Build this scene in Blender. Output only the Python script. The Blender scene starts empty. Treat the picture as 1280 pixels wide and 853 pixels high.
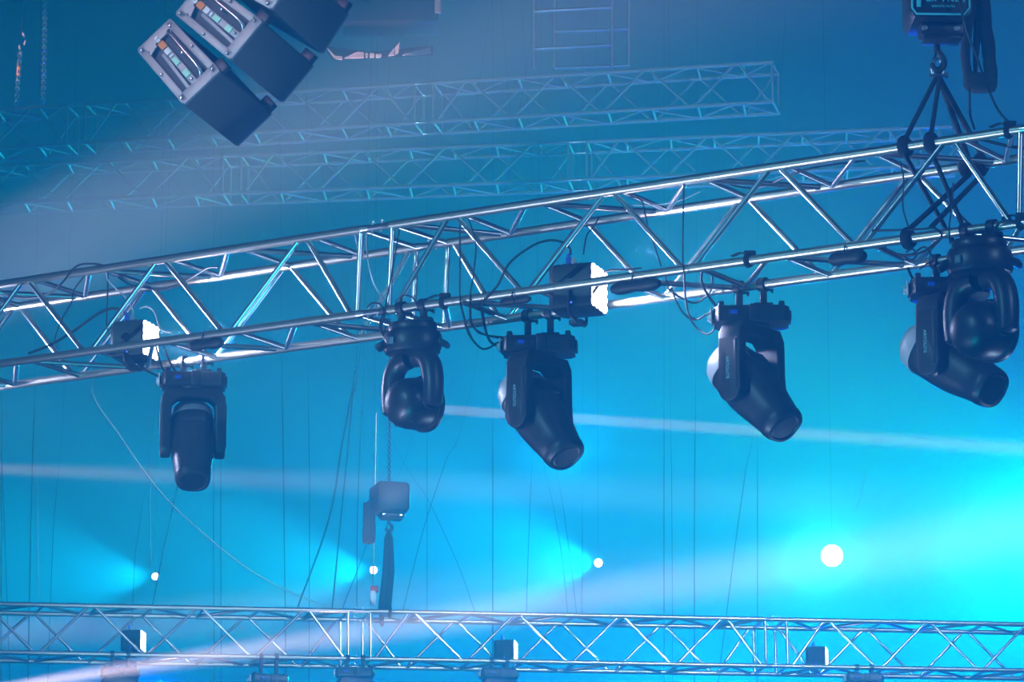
import bpy, bmesh, math, random
from mathutils import Vector, Matrix
random.seed(7)
PI = math.pi
C = bpy.context.scene.collection
sc = bpy.context.scene

# ------------------------------------------------------------------ camera
FPX, PITCH = 6000.0, 0.2421
EYE = Vector((0, 0, 1.7))
FW = Vector((0, math.cos(PITCH), math.sin(PITCH)))
UP = Vector((0, -math.sin(PITCH), math.cos(PITCH)))
RT = Vector((1, 0, 0))
cam = bpy.data.cameras.new('camera'); cam_o = bpy.data.objects.new('camera', cam); C.objects.link(cam_o)
cam.sensor_width = 36; cam.lens = 36 * FPX / 1280; cam.clip_end = 400
cam_o.location = EYE; cam_o.rotation_euler = (PI / 2 + PITCH, 0, 0)
sc.camera = cam_o

def ray(x, y):
    return FW + RT * ((x - 640) / FPX) + UP * ((426.5 - y) / FPX)
def P(x, y, d):                      # the place seen at photo point (x, y), d metres down the view axis
    return EYE + ray(x, y) * d
def plane_hit(x, y, p0, n):
    r = ray(x, y)
    return EYE + r * ((p0 - EYE).dot(n) / r.dot(n))
def px(p):
    q = p - EYE; z = q.dot(FW)
    return 640 + FPX * q.dot(RT) / z, 426.5 - FPX * q.dot(UP) / z

# ------------------------------------------------------------------ materials
def mat(name, col, rough=.5, metal=0., emit=None, estr=0., bump=0., bscale=60., var=0., spec=.5):
    m = bpy.data.materials.new(name); m.use_nodes = True
    nt = m.node_tree; b = nt.nodes['Principled BSDF']
    b.inputs['Base Color'].default_value = (*col, 1); b.inputs['Roughness'].default_value = rough
    b.inputs['Metallic'].default_value = metal; b.inputs['Specular IOR Level'].default_value = spec
    if emit:
        b.inputs['Emission Color'].default_value = (*emit, 1); b.inputs['Emission Strength'].default_value = estr
    if bump or var:
        tc = nt.nodes.new('ShaderNodeTexCoord'); n = nt.nodes.new('ShaderNodeTexNoise')
        n.inputs['Scale'].default_value = bscale; n.inputs['Detail'].default_value = 4
        nt.links.new(tc.outputs['Object'], n.inputs['Vector'])
        if bump:
            bp = nt.nodes.new('ShaderNodeBump'); bp.inputs['Strength'].default_value = bump; bp.inputs['Distance'].default_value = .002
            nt.links.new(n.outputs['Fac'], bp.inputs['Height']); nt.links.new(bp.outputs['Normal'], b.inputs['Normal'])
        if var:
            r = nt.nodes.new('ShaderNodeMapRange'); r.inputs['To Min'].default_value = rough - var; r.inputs['To Max'].default_value = rough + var
            nt.links.new(n.outputs['Fac'], r.inputs['Value']); nt.links.new(r.outputs['Result'], b.inputs['Roughness'])
    return m
M = dict(
    alu=mat('brushed_aluminium', (.82, .82, .84), .25, 1., var=.05, bscale=14),
    alu_warm=mat('scuffed_warm_aluminium', (.68, .67, .58), .34, .95, var=.06, bscale=9),  # olive tint in the base colour stands in for warm reflected light
    steel=mat('zinc_steel', (.7, .7, .72), .3, 1.),
    black=mat('black_plastic', (.018, .018, .02), .42, bump=.15, bscale=200),
    black_gloss=mat('smooth_black_plastic', (.02, .02, .022), .38),
    dark_metal=mat('black_painted_metal', (.03, .03, .033), .45, .3),
    shell=mat('grey_shell_panel', (.42, .42, .46), .35, bump=.05, bscale=120),
    glass=mat('dark_lens_glass', (.01, .012, .015), .5, spec=.15),
    rubber=mat('cable_rubber', (.015, .015, .016), .55),
    cable_white=mat('pale_cable_sheath', (.55, .55, .58), .5),
    fabric=mat('woven_polyester', (.02, .02, .022), .9, bump=.4, bscale=300),
    plate=mat('grey_rigging_plate', (.34, .34, .36), .5, .3, bump=.3, bscale=50),
    cabinet=mat('dark_speaker_paint', (.09, .10, .11), .7, bump=.5, bscale=90),
    grille=mat('speaker_grille', (.10, .11, .12), .6, .2, bump=.5, bscale=400),
    rope=mat('dark_rope', (.03, .03, .03), .8),
    wire=mat('pale_steel_wire', (.6, .6, .6), .4, .8),
    orange=mat('orange_tape', (.85, .25, .03), .6), white=mat('white_tape', (.85, .85, .85), .6),
    mint=mat('mint_label', (.45, .85, .65), .6), yellow=mat('yellow_link', (.9, .45, .03), .5),
    blue=mat('blue_plug', (.02, .12, .8), .4), red=mat('red_tape', (.7, .05, .05), .6),
    cyan_label=mat('printed_cyan', (.1, .65, .75), .6), print_=mat('pale_print', (.25, .5, .52), .6),
    led=mat('led_lens_lit', (.8, .8, .9), .3, emit=(.86, .9, 1.), estr=14),
    led_small=mat('led_lens_lit_small', (.8, .8, .9), .3, emit=(.7, .9, 1.), estr=5),
    lamp=mat('lamp_lens_lit', (.8, .9, 1.), .3, emit=(.75, .97, 1.), estr=12),
    screen_grey=mat('dim_grey_screen', (.07, .14, .16), .4),
    screen=mat('dim_blue_screen', (.01, .05, .4), .3, emit=(.01, .08, .6), estr=.25),
    alu_far=mat('dull_aluminium', (.5, .51, .53), .75, .6, var=.05, bscale=9),
    indicator=mat('blue_indicator', (.05, .05, .5), .3, emit=(.06, .12, 1.), estr=3),
    wall=mat('dark_hall_wall', (.035, .035, .04), .9, bump=.3, bscale=1.5), floor=mat('dark_hall_floor', (.03, .03, .03), .7, bump=.2, bscale=3),
    pale=mat('pale_post_lit_edge', (.7, .7, .7), .6),  # the posts' own colour, also used for painted lit edges
)

# ------------------------------------------------------------------ mesh helpers
def finish(name, bm, m, parent=None, smooth=True, mw=None):
    bmesh.ops.recalc_face_normals(bm, faces=bm.faces)
    me = bpy.data.meshes.new(name); bm.to_mesh(me); bm.free()
    if smooth:
        for p in me.polygons: p.use_smooth = True
        try: me.set_sharp_from_angle(angle=math.radians(38))
        except Exception: pass
    return link(name, me, m, parent, mw)
def link(name, me, m, parent=None, mw=None):
    if m and not me.materials: me.materials.append(M[m] if isinstance(m, str) else m)
    o = bpy.data.objects.new(name, me); C.objects.link(o)
    if parent: o.parent = parent
    if mw is not None: o.matrix_basis = mw
    return o
def tag(o, label=None, cat=None, group=None, kind=None):
    if label: o['label'] = label
    if cat: o['category'] = cat
    if group: o['group'] = group
    if kind: o['kind'] = kind
    return o
def thing(name, label, cat, loc=(0, 0, 0), rotz=0., group=None, rot=None):
    o = bpy.data.objects.new(name, None); C.objects.link(o); o.empty_display_size = .1
    o.location = loc
    if rot is not None: o.rotation_euler = rot.to_euler()
    else: o.rotation_euler = (0, 0, rotz)
    return tag(o, label, cat, group)

def add_box(bm, c, s, bev=0., rot=None, seg=2):
    r = bmesh.ops.create_cube(bm, size=1.)
    vs = r['verts']
    bmesh.ops.scale(bm, vec=Vector(s), verts=vs)
    if bev:
        es = list({e for v in vs for e in v.link_edges})
        g = bmesh.ops.bevel(bm, geom=es, offset=bev, segments=seg, affect='EDGES', profile=.5)
        vs = list({v for f in g['faces'] for v in f.verts} | {v for v in vs if v.is_valid})
        # every vertex of this island
        seen = set(vs); st = list(vs)
        while st:
            v = st.pop()
            for e in v.link_edges:
                w = e.other_vert(v)
                if w not in seen: seen.add(w); st.append(w)
        vs = list(seen)
    mtx = Matrix.Translation(Vector(c))
    if rot is not None: mtx = mtx @ rot.to_4x4()
    bmesh.ops.transform(bm, matrix=mtx, verts=vs)
def add_cyl(bm, a, b, r, r2=None, n=14, caps=True):
    a, b = Vector(a), Vector(b); d = b - a
    q = d.to_track_quat('Z', 'Y').to_matrix().to_4x4()
    bmesh.ops.create_cone(bm, cap_ends=caps, segments=n, radius1=r, radius2=r if r2 is None else r2, depth=d.length, matrix=Matrix.Translation((a + b) / 2) @ q)
def smooth_path(pts, n=6):
    pts = [Vector(p) for p in pts]
    if len(pts) < 3: return pts
    out = []
    q = [pts[0] * 2 - pts[1]] + pts + [pts[-1] * 2 - pts[-2]]
    for i in range(1, len(q) - 2):
        for k in range(n):
            t = k / n; a, b, c, d = q[i - 1], q[i], q[i + 1], q[i + 2]
            out.append(.5 * ((2 * b) + (c - a) * t + (2 * a - 5 * b + 4 * c - d) * t * t + (3 * b - a - 3 * c + d) * t ** 3))
    return out + [pts[-1]]
def add_tube(bm, pts, r, n=8, ry=None, closed=False):
    pts = [Vector(p) for p in pts]
    ry = r if ry is None else ry
    rings = []; nrm = None; N = len(pts)
    for i, p in enumerate(pts):
        if closed: t = pts[(i + 1) % N] - pts[i - 1]
        else: t = pts[min(i + 1, N - 1)] - pts[max(i - 1, 0)]
        t.normalize()
        if nrm is None:
            ax = Vector((0, 0, 1)) if abs(t.z) < .9 else Vector((1, 0, 0))
            nrm = t.cross(ax).normalized()
        nrm = (nrm - t * nrm.dot(t)).normalized(); bn = t.cross(nrm)
        rr = r[i] if isinstance(r, (list, tuple)) else r; r2 = rr if isinstance(r, (list, tuple)) else ry
        rings.append([bm.verts.new(p + nrm * math.cos(2 * PI * k / n) * rr + bn * math.sin(2 * PI * k / n) * r2) for k in range(n)])
    for i in range(N if closed else N - 1):
        A, B = rings[i], rings[(i + 1) % N]
        for k in range(n): bm.faces.new((A[k], A[(k + 1) % n], B[(k + 1) % n], B[k]))
    if not closed: bm.faces.new(rings[0][::-1]); bm.faces.new(rings[-1])
def add_lathe(bm, prof, n=28, mtx=None):          # profile of (radius, z)
    rings = []; vs = []
    for r, z in prof:
        if r < 1e-5: rings.append([bm.verts.new((0, 0, z))])
        else: rings.append([bm.verts.new((r * math.cos(2 * PI * k / n), r * math.sin(2 * PI * k / n), z)) for k in range(n)])
        vs += rings[-1]
    for A, B in zip(rings, rings[1:]):
        for k in range(n):
            a, b = A[k % len(A)], A[(k + 1) % len(A)]; c, d = B[(k + 1) % len(B)], B[k % len(B)]
            f = [v for i, v in enumerate((a, b, c, d)) if v not in (a, b, c, d)[:i]]
            if len(f) > 2: bm.faces.new(f)
    if mtx is not None: bmesh.ops.transform(bm, matrix=mtx, verts=vs)
def add_prism(bm, poly, a, b, mtx=None, bev=0.):  # polygon in local xy between z = a and z = b
    lo = [bm.verts.new((x, y, a)) for x, y in poly]; hi = [bm.verts.new((x, y, b)) for x, y in poly]
    n = len(poly); fs = [bm.faces.new(lo[::-1]), bm.faces.new(hi)]
    for k in range(n): fs.append(bm.faces.new((lo[k], lo[(k + 1) % n], hi[(k + 1) % n], hi[k])))
    vs = lo + hi
    if bev:
        es = list({e for f in fs[:2] for e in f.edges})
        g = bmesh.ops.bevel(bm, geom=es, offset=bev, segments=2, affect='EDGES', profile=.5)
        seen = set(v for f in g['faces'] for v in f.verts); st = list(seen)
        while st:
            v = st.pop()
            for e in v.link_edges:
                w = e.other_vert(v)
                if w not in seen: seen.add(w); st.append(w)
        vs = list(seen)
    if mtx is not None: bmesh.ops.transform(bm, matrix=mtx, verts=vs)
def add_loft(bm, stations, n=28, e=3.2):          # (x, half width y, half height z, centre z)
    rings = []
    for x, hy, hz, cz in stations:
        ring = []
        for k in range(n):
            a = 2 * PI * k / n; c, s = math.cos(a), math.sin(a)
            ring.append(bm.verts.new((x, hy * math.copysign(abs(c) ** (2 / e), c), cz + hz * math.copysign(abs(s) ** (2 / e), s))))
        rings.append(ring)
    for A, B in zip(rings, rings[1:]):
        for k in range(n): bm.faces.new((A[k], A[(k + 1) % n], B[(k + 1) % n], B[k]))
    bm.faces.new(rings[0][::-1]); bm.faces.new(rings[-1])
def add_ring(bm, c, axis, R, r, n=20, k=8, flat=None):
    axis = Vector(axis).normalized(); q = axis.to_track_quat('Z', 'Y')
    add_tube(bm, [Vector(c) + q @ Vector((R * math.cos(2 * PI * i / n), R * math.sin(2 * PI * i / n), 0)) for i in range(n)], r, k, flat, closed=True)
CACHE = {}
def cached(key, name, build, m, parent, mw=None, smooth=True):
    """a part built once and then copied with shared mesh data"""
    if key not in CACHE:
        bm = bmesh.new(); build(bm)
        o = finish(name, bm, m, parent, smooth, mw); CACHE[key] = o; return o
    o = CACHE[key].copy(); o.parent = parent; o.name = name; C.objects.link(o)
    o.matrix_basis = mw if mw is not None else Matrix.Identity(4)
    return o
def text_mesh(key, s, size, ext=.0006):
    if key in CACHE: return CACHE[key]
    cu = bpy.data.curves.new('lettering', 'FONT'); cu.body = s; cu.size = size; cu.extrude = ext; cu.align_x = 'CENTER'; cu.align_y = 'CENTER'
    o = bpy.data.objects.new('lettering', cu); C.objects.link(o)
    bpy.context.view_layer.update()
    me = bpy.data.meshes.new_from_object(o.evaluated_get(bpy.context.evaluated_depsgraph_get()))
    bpy.data.objects.remove(o); bpy.data.curves.remove(cu)
    me.name = 'lettering'; me.materials.clear(); CACHE[key] = me
    return me

# ------------------------------------------------------------------ box trusses
S = .339; LP = .7575; RC, RB = .0172, .0105
unit_cyl = {}
def strut(name, a, b, r, m, parent):
    if m not in unit_cyl:
        bm = bmesh.new(); bmesh.ops.create_cone(bm, cap_ends=True, segments=16, radius1=1, radius2=1, depth=1)
        o = finish('strut_tube', bm, m, None); unit_cyl[m] = o.data; bpy.data.objects.remove(o)
    d = b - a; q = d.to_track_quat('Z', 'Y').to_matrix().to_4x4()
    mw = Matrix.Translation((a + b) / 2) @ q @ Matrix.Diagonal((r, r, d.length, 1))
    return link(name, unit_cyl[m], None, parent, mw)
OFF = {'A': (0, 1), 'B': (1, 1), 'C': (0, 0), 'D': (1, 0)}
class Truss:
    """square box truss: A front top, B back top, C front bottom, D back bottom chord; u along, v away from the viewer, w up"""
    def __init__(s, p0, u, tilt=0., vslope=0.):
        s.p0 = Vector(p0); s.u = Vector(u).normalized()
        h = Vector((-s.u.y, s.u.x, vslope)); h -= s.u * h.dot(s.u); s.v = h.normalized(); s.w = s.u.cross(s.v)
    def at(s, ch, t):
        a, b = OFF[ch]; return s.p0 + s.u * t + s.v * (a * S) + s.w * (b * S)
    def t_at(s, ch, x):
        lo, hi = -12., 12.
        for _ in range(60):
            m = (lo + hi) / 2
            if px(s.at(ch, m))[0] < x: lo = m
            else: hi = m
        return lo
    def front(s, x, y, a=0.): return plane_hit(x, y, s.p0 + s.v * (a * S), s.v)
    def build(s, name, label, group, sections, first, t_min, t_max, chord_mat='alu_warm', brace_mat='alu'):
        root = thing(name, label, 'truss', s.p0 + s.u * ((t_min + t_max) / 2), group=group)
        inv = -root.location
        def L(p): return p + inv
        def bar(nm, c1, t1, c2, t2, ins=1.):
            a, b = s.at(c1, t1), s.at(c2, t2); d = (b - a).normalized() * RC * .8 * ins
            if max(t1, t2) < t_min - .1 or min(t1, t2) > t_max + .1: return
            strut(nm, L(a + d), L(b - d), RB, brace_mat, root)
        for s0, s1, tn in sections:            # section ends and its first front-top node
            if s1 < t_min or s0 > t_max: continue
            for ch in 'ABCD':
                strut('chord', L(s.at(ch, max(s0, t_min))), L(s.at(ch, min(s1, t_max))), RC, chord_mat, root)
            nodes = [tn - LP / 2 + k * LP / 2 for k in range(40) if tn - LP / 2 + k * LP / 2 < s1 + .12]
            nodes = [min(max(t, s0 + .022), s1 - .022) for t in nodes]
            for k in range(len(nodes) - 1):
                a, b = nodes[k], nodes[k + 1]; g = .018
                # k even: a is a half node, b a full node
                odd = k % 2
                f1, f2 = ('A', 'C') if odd else ('C', 'A')
                bar('brace', f1, a + g, f2, b - g); 
                g1, g2 = ('D', 'B') if odd else ('B', 'D')
                bar('brace', g1, a + g, g2, b - g)
                h1, h2 = ('B', 'A') if odd else ('A', 'B')
                bar('brace', h1, a + g, h2, b - g)
                i1, i2 = ('C', 'D') if odd else ('D', 'C')
                bar('brace', i1, a + g, i2, b - g)
            for k, t in enumerate(nodes[1:-1]):
                bar('cross_strut', 'A', t + .05, 'B', t + .02); bar('cross_strut', 'C', t + .05, 'D', t + .02)
            for t in (s0, s1):
                if t_min <= t <= t_max:
                    e = .012 if t == s0 else -.012
                    bar('end_post', 'A', t + e, 'C', t + e); bar('end_post', 'B', t + e, 'D', t + e)
                    bar('cross_strut', 'A', t + e, 'B', t + e); bar('cross_strut', 'C', t + e, 'D', t + e)
        for (a0, a1, _), (b0, b1, _) in zip(sections, sections[1:]):
            if t_min < a1 and b0 < t_max:
                for ch in 'ABCD':
                    p, q = s.at(ch, a1 - .004), s.at(ch, b0 + .004); d = q - p
                    def cb(bm, p=L(p), d=d):
                        add_cyl(bm, p, p + d * .22, RC * 1.04, RC * .8); add_cyl(bm, p + d * .22, p + d * .78, RC * .8)
                        add_cyl(bm, p + d * .78, p + d, RC * .8, RC * 1.04)
                        ax = d.normalized()
                        for f in (.34, .66):
                            c = p + d * f; add_cyl(bm, c - s.w * RC * 1.25, c + s.w * RC * 1.25, .005, n=8); add_cyl(bm, c + s.w * RC * 1.2, c + s.w * RC * 1.6, .0075, n=6)
                    bm = bmesh.new(); cb(bm); finish('coupler', bm, 'steel', root)
        return root

def sections(j1, j2, tL, n0, n1, first_right):
    out = []
    Ls = j1; sec = (first_right - j2) * 2 + 3 * LP; gap = j2 - j1
    for k in range(n0, n1):
        s0 = j2 + k * (sec + gap); out.append((s0, s0 + sec, s0 + (first_right - j2)))
    return out
# the near truss
th = .6701
main = Truss((-.5375, 17.985, 4.5551 + 1.7), (math.cos(th), -math.sin(th), -.0484), vslope=-.0033)
J1, J2, TR = -.0687, .0672, .3759
secs = sections(J1, J2, None, -2, 2, TR)
m_lo, m_hi = main.t_at('A', -60), main.t_at('C', 1345)
main_o = main.build('lighting_truss', 'near silver box truss slanting across the whole frame', None, secs, TR, main.t_at('A', -110), main.t_at('A', 1370))
# the truss along the bottom of the frame
def truss_px(x0, y0, d0, x1, y1, d1, ch='A'):
    a, b = P(x0, y0, d0), P(x1, y1, d1); u = b - a
    T = Truss(a, u); T.p0 = a - T.w * S
    return T
low = truss_px(0, 755.5, 33.35, 1280, 781, 34.77)
lj = low.t_at('A', 448.8); secl = (TR - J2) * 2 + 3 * LP; gp = J2 - J1
lsec = [(lj + gp / 2 + k * (secl + gp), lj + gp / 2 + k * (secl + gp) + secl, lj + gp / 2 + k * (secl + gp) + TR - J2) for k in range(-2, 3)]
low.build('lighting_truss', 'hazy silver box truss running level along the bottom of the frame', None, lsec, 0, low.t_at('A', -80), low.t_at('A', 1360))
# two far trusses in the haze, upper left
ft1 = truss_px(0, 137, 40.9, 960, 78, 39.6)
fj = ft1.t_at('A', 967); fs = [(fj - (secl + gp) * k - secl, fj - (secl + gp) * k, fj - (secl + gp) * k - secl + TR - J2) for k in range(4, -1, -1)]
ft1.build('lighting_truss', 'upper of the two faint far trusses, ending right of centre', None, fs, 0, ft1.t_at('A', -60), fj + .01, 'alu_far', 'alu_far')
ft2 = truss_px(0, 207, 42.0, 1170, 159, 40.9)
fj2 = ft2.t_at('A', 290); fs2 = [(fj2 + (secl + gp) * k + gp / 2, fj2 + (secl + gp) * k + gp / 2 + secl, fj2 + (secl + gp) * k + gp / 2 + TR - J2) for k in range(-2, 4)]
ft2.build('lighting_truss', 'lower of the two faint far trusses, passing behind the near truss', None, fs2, 0, ft2.t_at('A', -60), ft2.t_at('A', 1190), 'alu_far', 'alu_far')

# ------------------------------------------------------------------ moving heads
def clamp(parent, p, chord_p, axis, base_z, R=RC):
    """hook clamp round a chord at chord_p (parent space) with a bracket down to p"""
    bm = bmesh.new(); axis = Vector(axis).normalized()
    q = axis.to_track_quat('Z', 'Y')
    Ri = R + .002
    prof = []
    for k in range(15):
        a = math.radians(-60 + k * 300 / 14); prof.append((math.cos(a), math.sin(a)))
    c = Vector(chord_p)
    add_cyl(bm, c - axis * .014, c + axis * .014, Ri + .008, n=20)
    dn = (Vector(p) - c)
    add_box(bm, c + dn * .5, (.026, .03, max(dn.length - Ri * .6, .01)), .003, rot=dn.to_track_quat('Z', 'Y').to_matrix())
    side = q @ Vector((1, 0, 0))
    side = Vector((side.x, side.y, 0)).normalized() if abs(side.z) < .9 else Vector((0, 1, 0))
    w1 = c + side * (Ri + .012) + Vector((0, 0, -.012))
    add_cyl(bm, w1, w1 + side * .022, .005, n=8); add_box(bm, w1 + side * .026, (.008, .03, .012), .002)
    add_box(bm, Vector(p) + Vector((0, 0, .004)), (.07, .045, .012), .002)
    return finish('clamp', bm, 'dark_metal', parent)

def profile_light(label, top, rotz, pan, tilt, chord_pts, axis, scale=1., group=None, detail=True):
    """angular moving head: base box, bridge, two yoke arms, long tapering head with its lens"""
    t = thing('moving_head_light', label, 'stage light', top, rotz, group)
    t.scale = (scale,) * 3
    def base(bm):
        add_prism(bm, [(-.14, -.055), (-.122, -.08), (.122, -.08), (.14, -.055), (.14, .055), (.122, .08), (-.122, .08), (-.14, .055)], -.066, -.004, bev=.007)
        for s in (-1, 1):
            add_box(bm, (s * .112, 0, .006), (.022, .1, .026), .005)
            add_box(bm, (s * .142, 0, -.036), (.012, .09, .036), .004)
        add_box(bm, (.012, -.078, -.034), (.04, .018, .066), .004); add_box(bm, (-.062, -.08, -.034), (.05, .008, .028), .002)
    cached('p_base', 'base', base, 'black', t)
    def scr(bm): add_box(bm, (-.066, -.084, -.032), (.026, .004, .015), .001)
    cached('p_scr', 'display_screen', scr, 'screen', t)['label'] = 'dim blue display'
    def plug(bm):
        add_cyl(bm, (-.147, -.02, -.034), (-.162, -.02, -.034), .010); add_cyl(bm, (-.147, .02, -.034), (-.162, .02, -.034), .010)
        add_box(bm, (-.150, -.032, -.034), (.006, .04, .05), .001)
    cached('p_plug', 'socket_plate', plug, 'cable_white', t)
    Rp = Matrix.Rotation(pan - rotz, 4, 'Z'); zax = -.308
    def bridge(bm):
        mt = Matrix(((0, 0, 1, 0), (1, 0, 0, 0), (0, 1, 0, 0), (0, 0, 0, 1)))      # polygon (y, z) extruded along x
        add_prism(bm, [(-.140, -.17), (-.140, -.112), (-.116, -.072), (.116, -.072), (.140, -.112), (.140, -.17), (.1, -.17), (.098, -.13), (.07, -.106), (-.07, -.106), (-.098, -.13), (-.1, -.17)], -.05, .05, mt, .008)
        add_cyl(bm, (0, 0, -.076), (0, 0, -.062), .07, n=24)
    cached('p_bridge', 'yoke_bridge', bridge, 'black', t, Rp)
    for s in (-1, 1):
        def arm(bm, s=s):
            poly = [(-.05, -.13), (-.052, zax - .02)] + [(.052 * math.cos(a), zax - .02 + .05 * math.sin(a)) for a in [PI + PI * k / 10 for k in range(1, 10)]] + [(.052, zax - .02), (.05, -.13)]
            mt = Matrix(((1, 0, 0, 0), (0, 0, 1, 0), (0, 1, 0, 0), (0, 0, 0, 1)))
            add_prism(bm, poly, s * .119 - .023, s * .119 + .023, mt, .009)
            add_box(bm, (.033, s * .1425, -.24), (.012, .006, .19), .002)
        a = cached(('p_arm', s), 'yoke_arm', arm, 'black', t, Rp)
        if detail:
            tx = link('lettering', text_mesh('fx_text', 'ARTOLITE', .019), 'print_', a,
                      Matrix.Translation((-.006, s * .1424, -.25)) @ Matrix.Rotation(PI if s > 0 else 0, 4, 'Z') @ Matrix.Rotation(PI / 2, 4, 'X') @ Matrix.Rotation(-PI / 2, 4, 'Z'))
    Mh = Rp @ Matrix.Translation((0, 0, zax)) @ Matrix.Rotation(tilt, 4, 'Y')
    def head(bm):
        add_loft(bm, [(-.200, .050, .046, .0), (-.192, .066, .062, 0), (-.162, .086, .084, 0), (-.11, .094, .096, 0), (.0, .095, .099, 0), (.06, .093, .094, 0), (.13, .085, .083, 0),
                      (.185, .078, .075, 0), (.190, .080, .077, 0), (.212, .077, .074, 0), (.226, .070, .067, 0), (.230, .058, .056, 0), (.224, .054, .052, 0)], 32, 2.6)
        add_cyl(bm, (0, -.1, 0), (0, .1, 0), .045, n=24)
        add_box(bm, (-.07, 0, .099), (.06, .11, .005), .001)
    h = cached('p_head', 'lamp_head', head, 'black', t, Mh)
    def tail(bm):
        add_loft(bm, [(-.205, .052, .048, 0), (-.195, .069, .065, 0), (-.164, .089, .087, 0), (-.112, .0965, .0985, 0), (-.112, .080, .075, 0)], 32, 2.6)
    cached('p_tail', 'rear_cover', tail, 'shell', h)
    def lens(bm): add_lathe(bm, [(0, .229), (.03, .228), (.050, .226), (.053, .221), (0, .221)], 28, Matrix.Rotation(PI / 2, 4, 'Y'))
    cached('p_lens', 'front_lens', lens, 'glass', h)
    inv = (Matrix.Translation(top) @ Matrix.Rotation(rotz, 4, 'Z') @ Matrix.Scale(scale, 4)).inverted()
    for i, cp in enumerate(chord_pts):
        lc = inv @ cp
        clamp(t, (max(-.1, min(.1, lc.x)), max(-.05, min(.05, lc.y)), 0), lc, (inv.to_3x3() @ Vector(axis)), 0, RC / scale)
    return t

def wash_light(label, top, rotz, pan, tilt, chord_pts, axis, scale=1., group=None):
    t = thing('wash_light', label, 'stage light', top, rotz, group); t.scale = (scale,) * 3
    def base(bm):
        oc = lambda r, n=16, sx=1., sy=.8: [(r * sx * math.cos(2 * PI * (k + .5) / n), r * sy * math.sin(2 * PI * (k + .5) / n)) for k in range(n)]
        add_prism(bm, oc(.114), -.125, -.035, bev=.02); add_prism(bm, oc(.095), -.045, -.0, bev=.012)
        for s in (-1, 1): add_box(bm, (s * .120, -.0, -.085), (.05, .06, .022), .008, rot=Matrix.Rotation(s * .5, 3, 'Y'))
    cached('w_base', 'base', base, 'black_gloss', t)
    def lab(bm): add_box(bm, (-.066, -.083, -.085), (.022, .004, .028), .001, rot=Matrix.Rotation(-.3, 3, 'Z'))
    cached('w_lab', 'display_screen', lab, 'screen_grey', t)
    Rp = Matrix.Rotation(pan - rotz, 4, 'Z'); zax = -.318
    for s in (-1, 1):
        def arm(bm, s=s):
            pts = smooth_path([(0, s * .02, -.142), (0, s * .07, -.150), (0, s * .102, -.18), (0, s * .116, -.235), (0, s * .118, -.295), (0, s * .114, -.345)], 5)
            n = len(pts)
            add_tube(bm, pts, [.036 + .006 * math.sin(PI * i / (n - 1)) - (.012 if i == n - 1 else 0) for i in range(n)], 16)
        cached(('w_arm', s), 'yoke_arm', arm, 'black_gloss', t, Rp)
    Mh = Rp @ Matrix.Translation((0, 0, zax)) @ Matrix.Rotation(tilt, 4, 'Y') @ Matrix.Rotation(PI / 2, 4, 'Y')
    def head(bm):
        add_lathe(bm, [(0, -.105), (.03, -.104), (.06, -.096), (.085, -.08), (.1, -.055), (.107, -.02), (.109, .02), (.108, .05), (.106, .056)], 36)
        for k in range(12):
            a = 2 * PI * k / 12
            add_box(bm, (.082 * math.cos(a), .082 * math.sin(a), -.072), (.05, .006, .012), .002, rot=(Matrix.Rotation(a, 3, 'Z') @ Matrix.Rotation(-.75, 3, 'Y')))
        add_cyl(bm, (0, -.118, 0), (0, .118, 0), .04, n=20)
    Mh = Mh @ Matrix.Scale(.92, 4)
    h = cached('w_head', 'lamp_head', head, 'black_gloss', t, Mh)
    def rim(bm): add_lathe(bm, [(.1, .05), (.116, .052), (.119, .06), (.119, .075), (.114, .08), (.104, .078), (.1, .066), (.1, .05)], 36)
    cached('w_rim', 'lens_rim', rim, 'black_gloss', h)
    def lens(bm): add_lathe(bm, [(0, .072), (.06, .071), (.102, .066), (.102, .06), (0, .06)], 30)
    cached('w_lens', 'front_lens', lens, 'glass', h)
    inv = (Matrix.Translation(top) @ Matrix.Rotation(rotz, 4, 'Z') @ Matrix.Scale(scale, 4)).inverted()
    for cp in chord_pts:
        lc = inv @ cp; clamp(t, (max(-.08, min(.08, lc.x)), max(-.05, min(.05, lc.y)), 0), lc, (inv.to_3x3() @ Vector(axis)), 0, RC / scale)
    return t

def hang(T, ch, x, y_top, dx=.055):
    """a light hangs under chord ch at photo column x with its base top at row y_top"""
    t = T.t_at(ch, x); c = T.at(ch, t)
    top = plane_hit(x, y_top, c, Vector((0, 1, 0)))
    return top, [T.at(ch, t - dx), T.at(ch, t + dx)]
G1 = None
top, cps = hang(main, 'D', 242, 468); profile_light('leftmost dark moving light, hanging nose down under the near truss, facing the viewer', top, .06, -PI / 2 + .12, math.radians(60), cps, main.u, .93)
top, cps = hang(main, 'D', 674, 423); profile_light('dark moving light tilted down right, just right of the round wash light at mid truss', top, -.05, -math.radians(40), math.radians(53), cps, main.u)
top, cps = hang(main, 'D', 939, 386); profile_light('dark moving light hanging alone right of centre, white gleam on its back', top, -.03, -math.radians(40), math.radians(48), cps, main.u)
top, cps = hang(main, 'D', 1186, 351); profile_light('dark moving light partly behind the right hand round wash light, nose pointing far right', top, -.05, -math.radians(42), math.radians(34), cps, main.u)
top, cps = hang(main, 'C', 516, 404); wash_light('round black wash light clamped under the truss joint left of centre', top, -.2, .75, math.radians(-8), cps, main.u)
top, cps = hang(main, 'C', 1224, 300); wash_light('round black wash light at the right edge, in front of the last moving light', top, -.2, .75, math.radians(-8), cps, main.u, 1.03)

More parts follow.
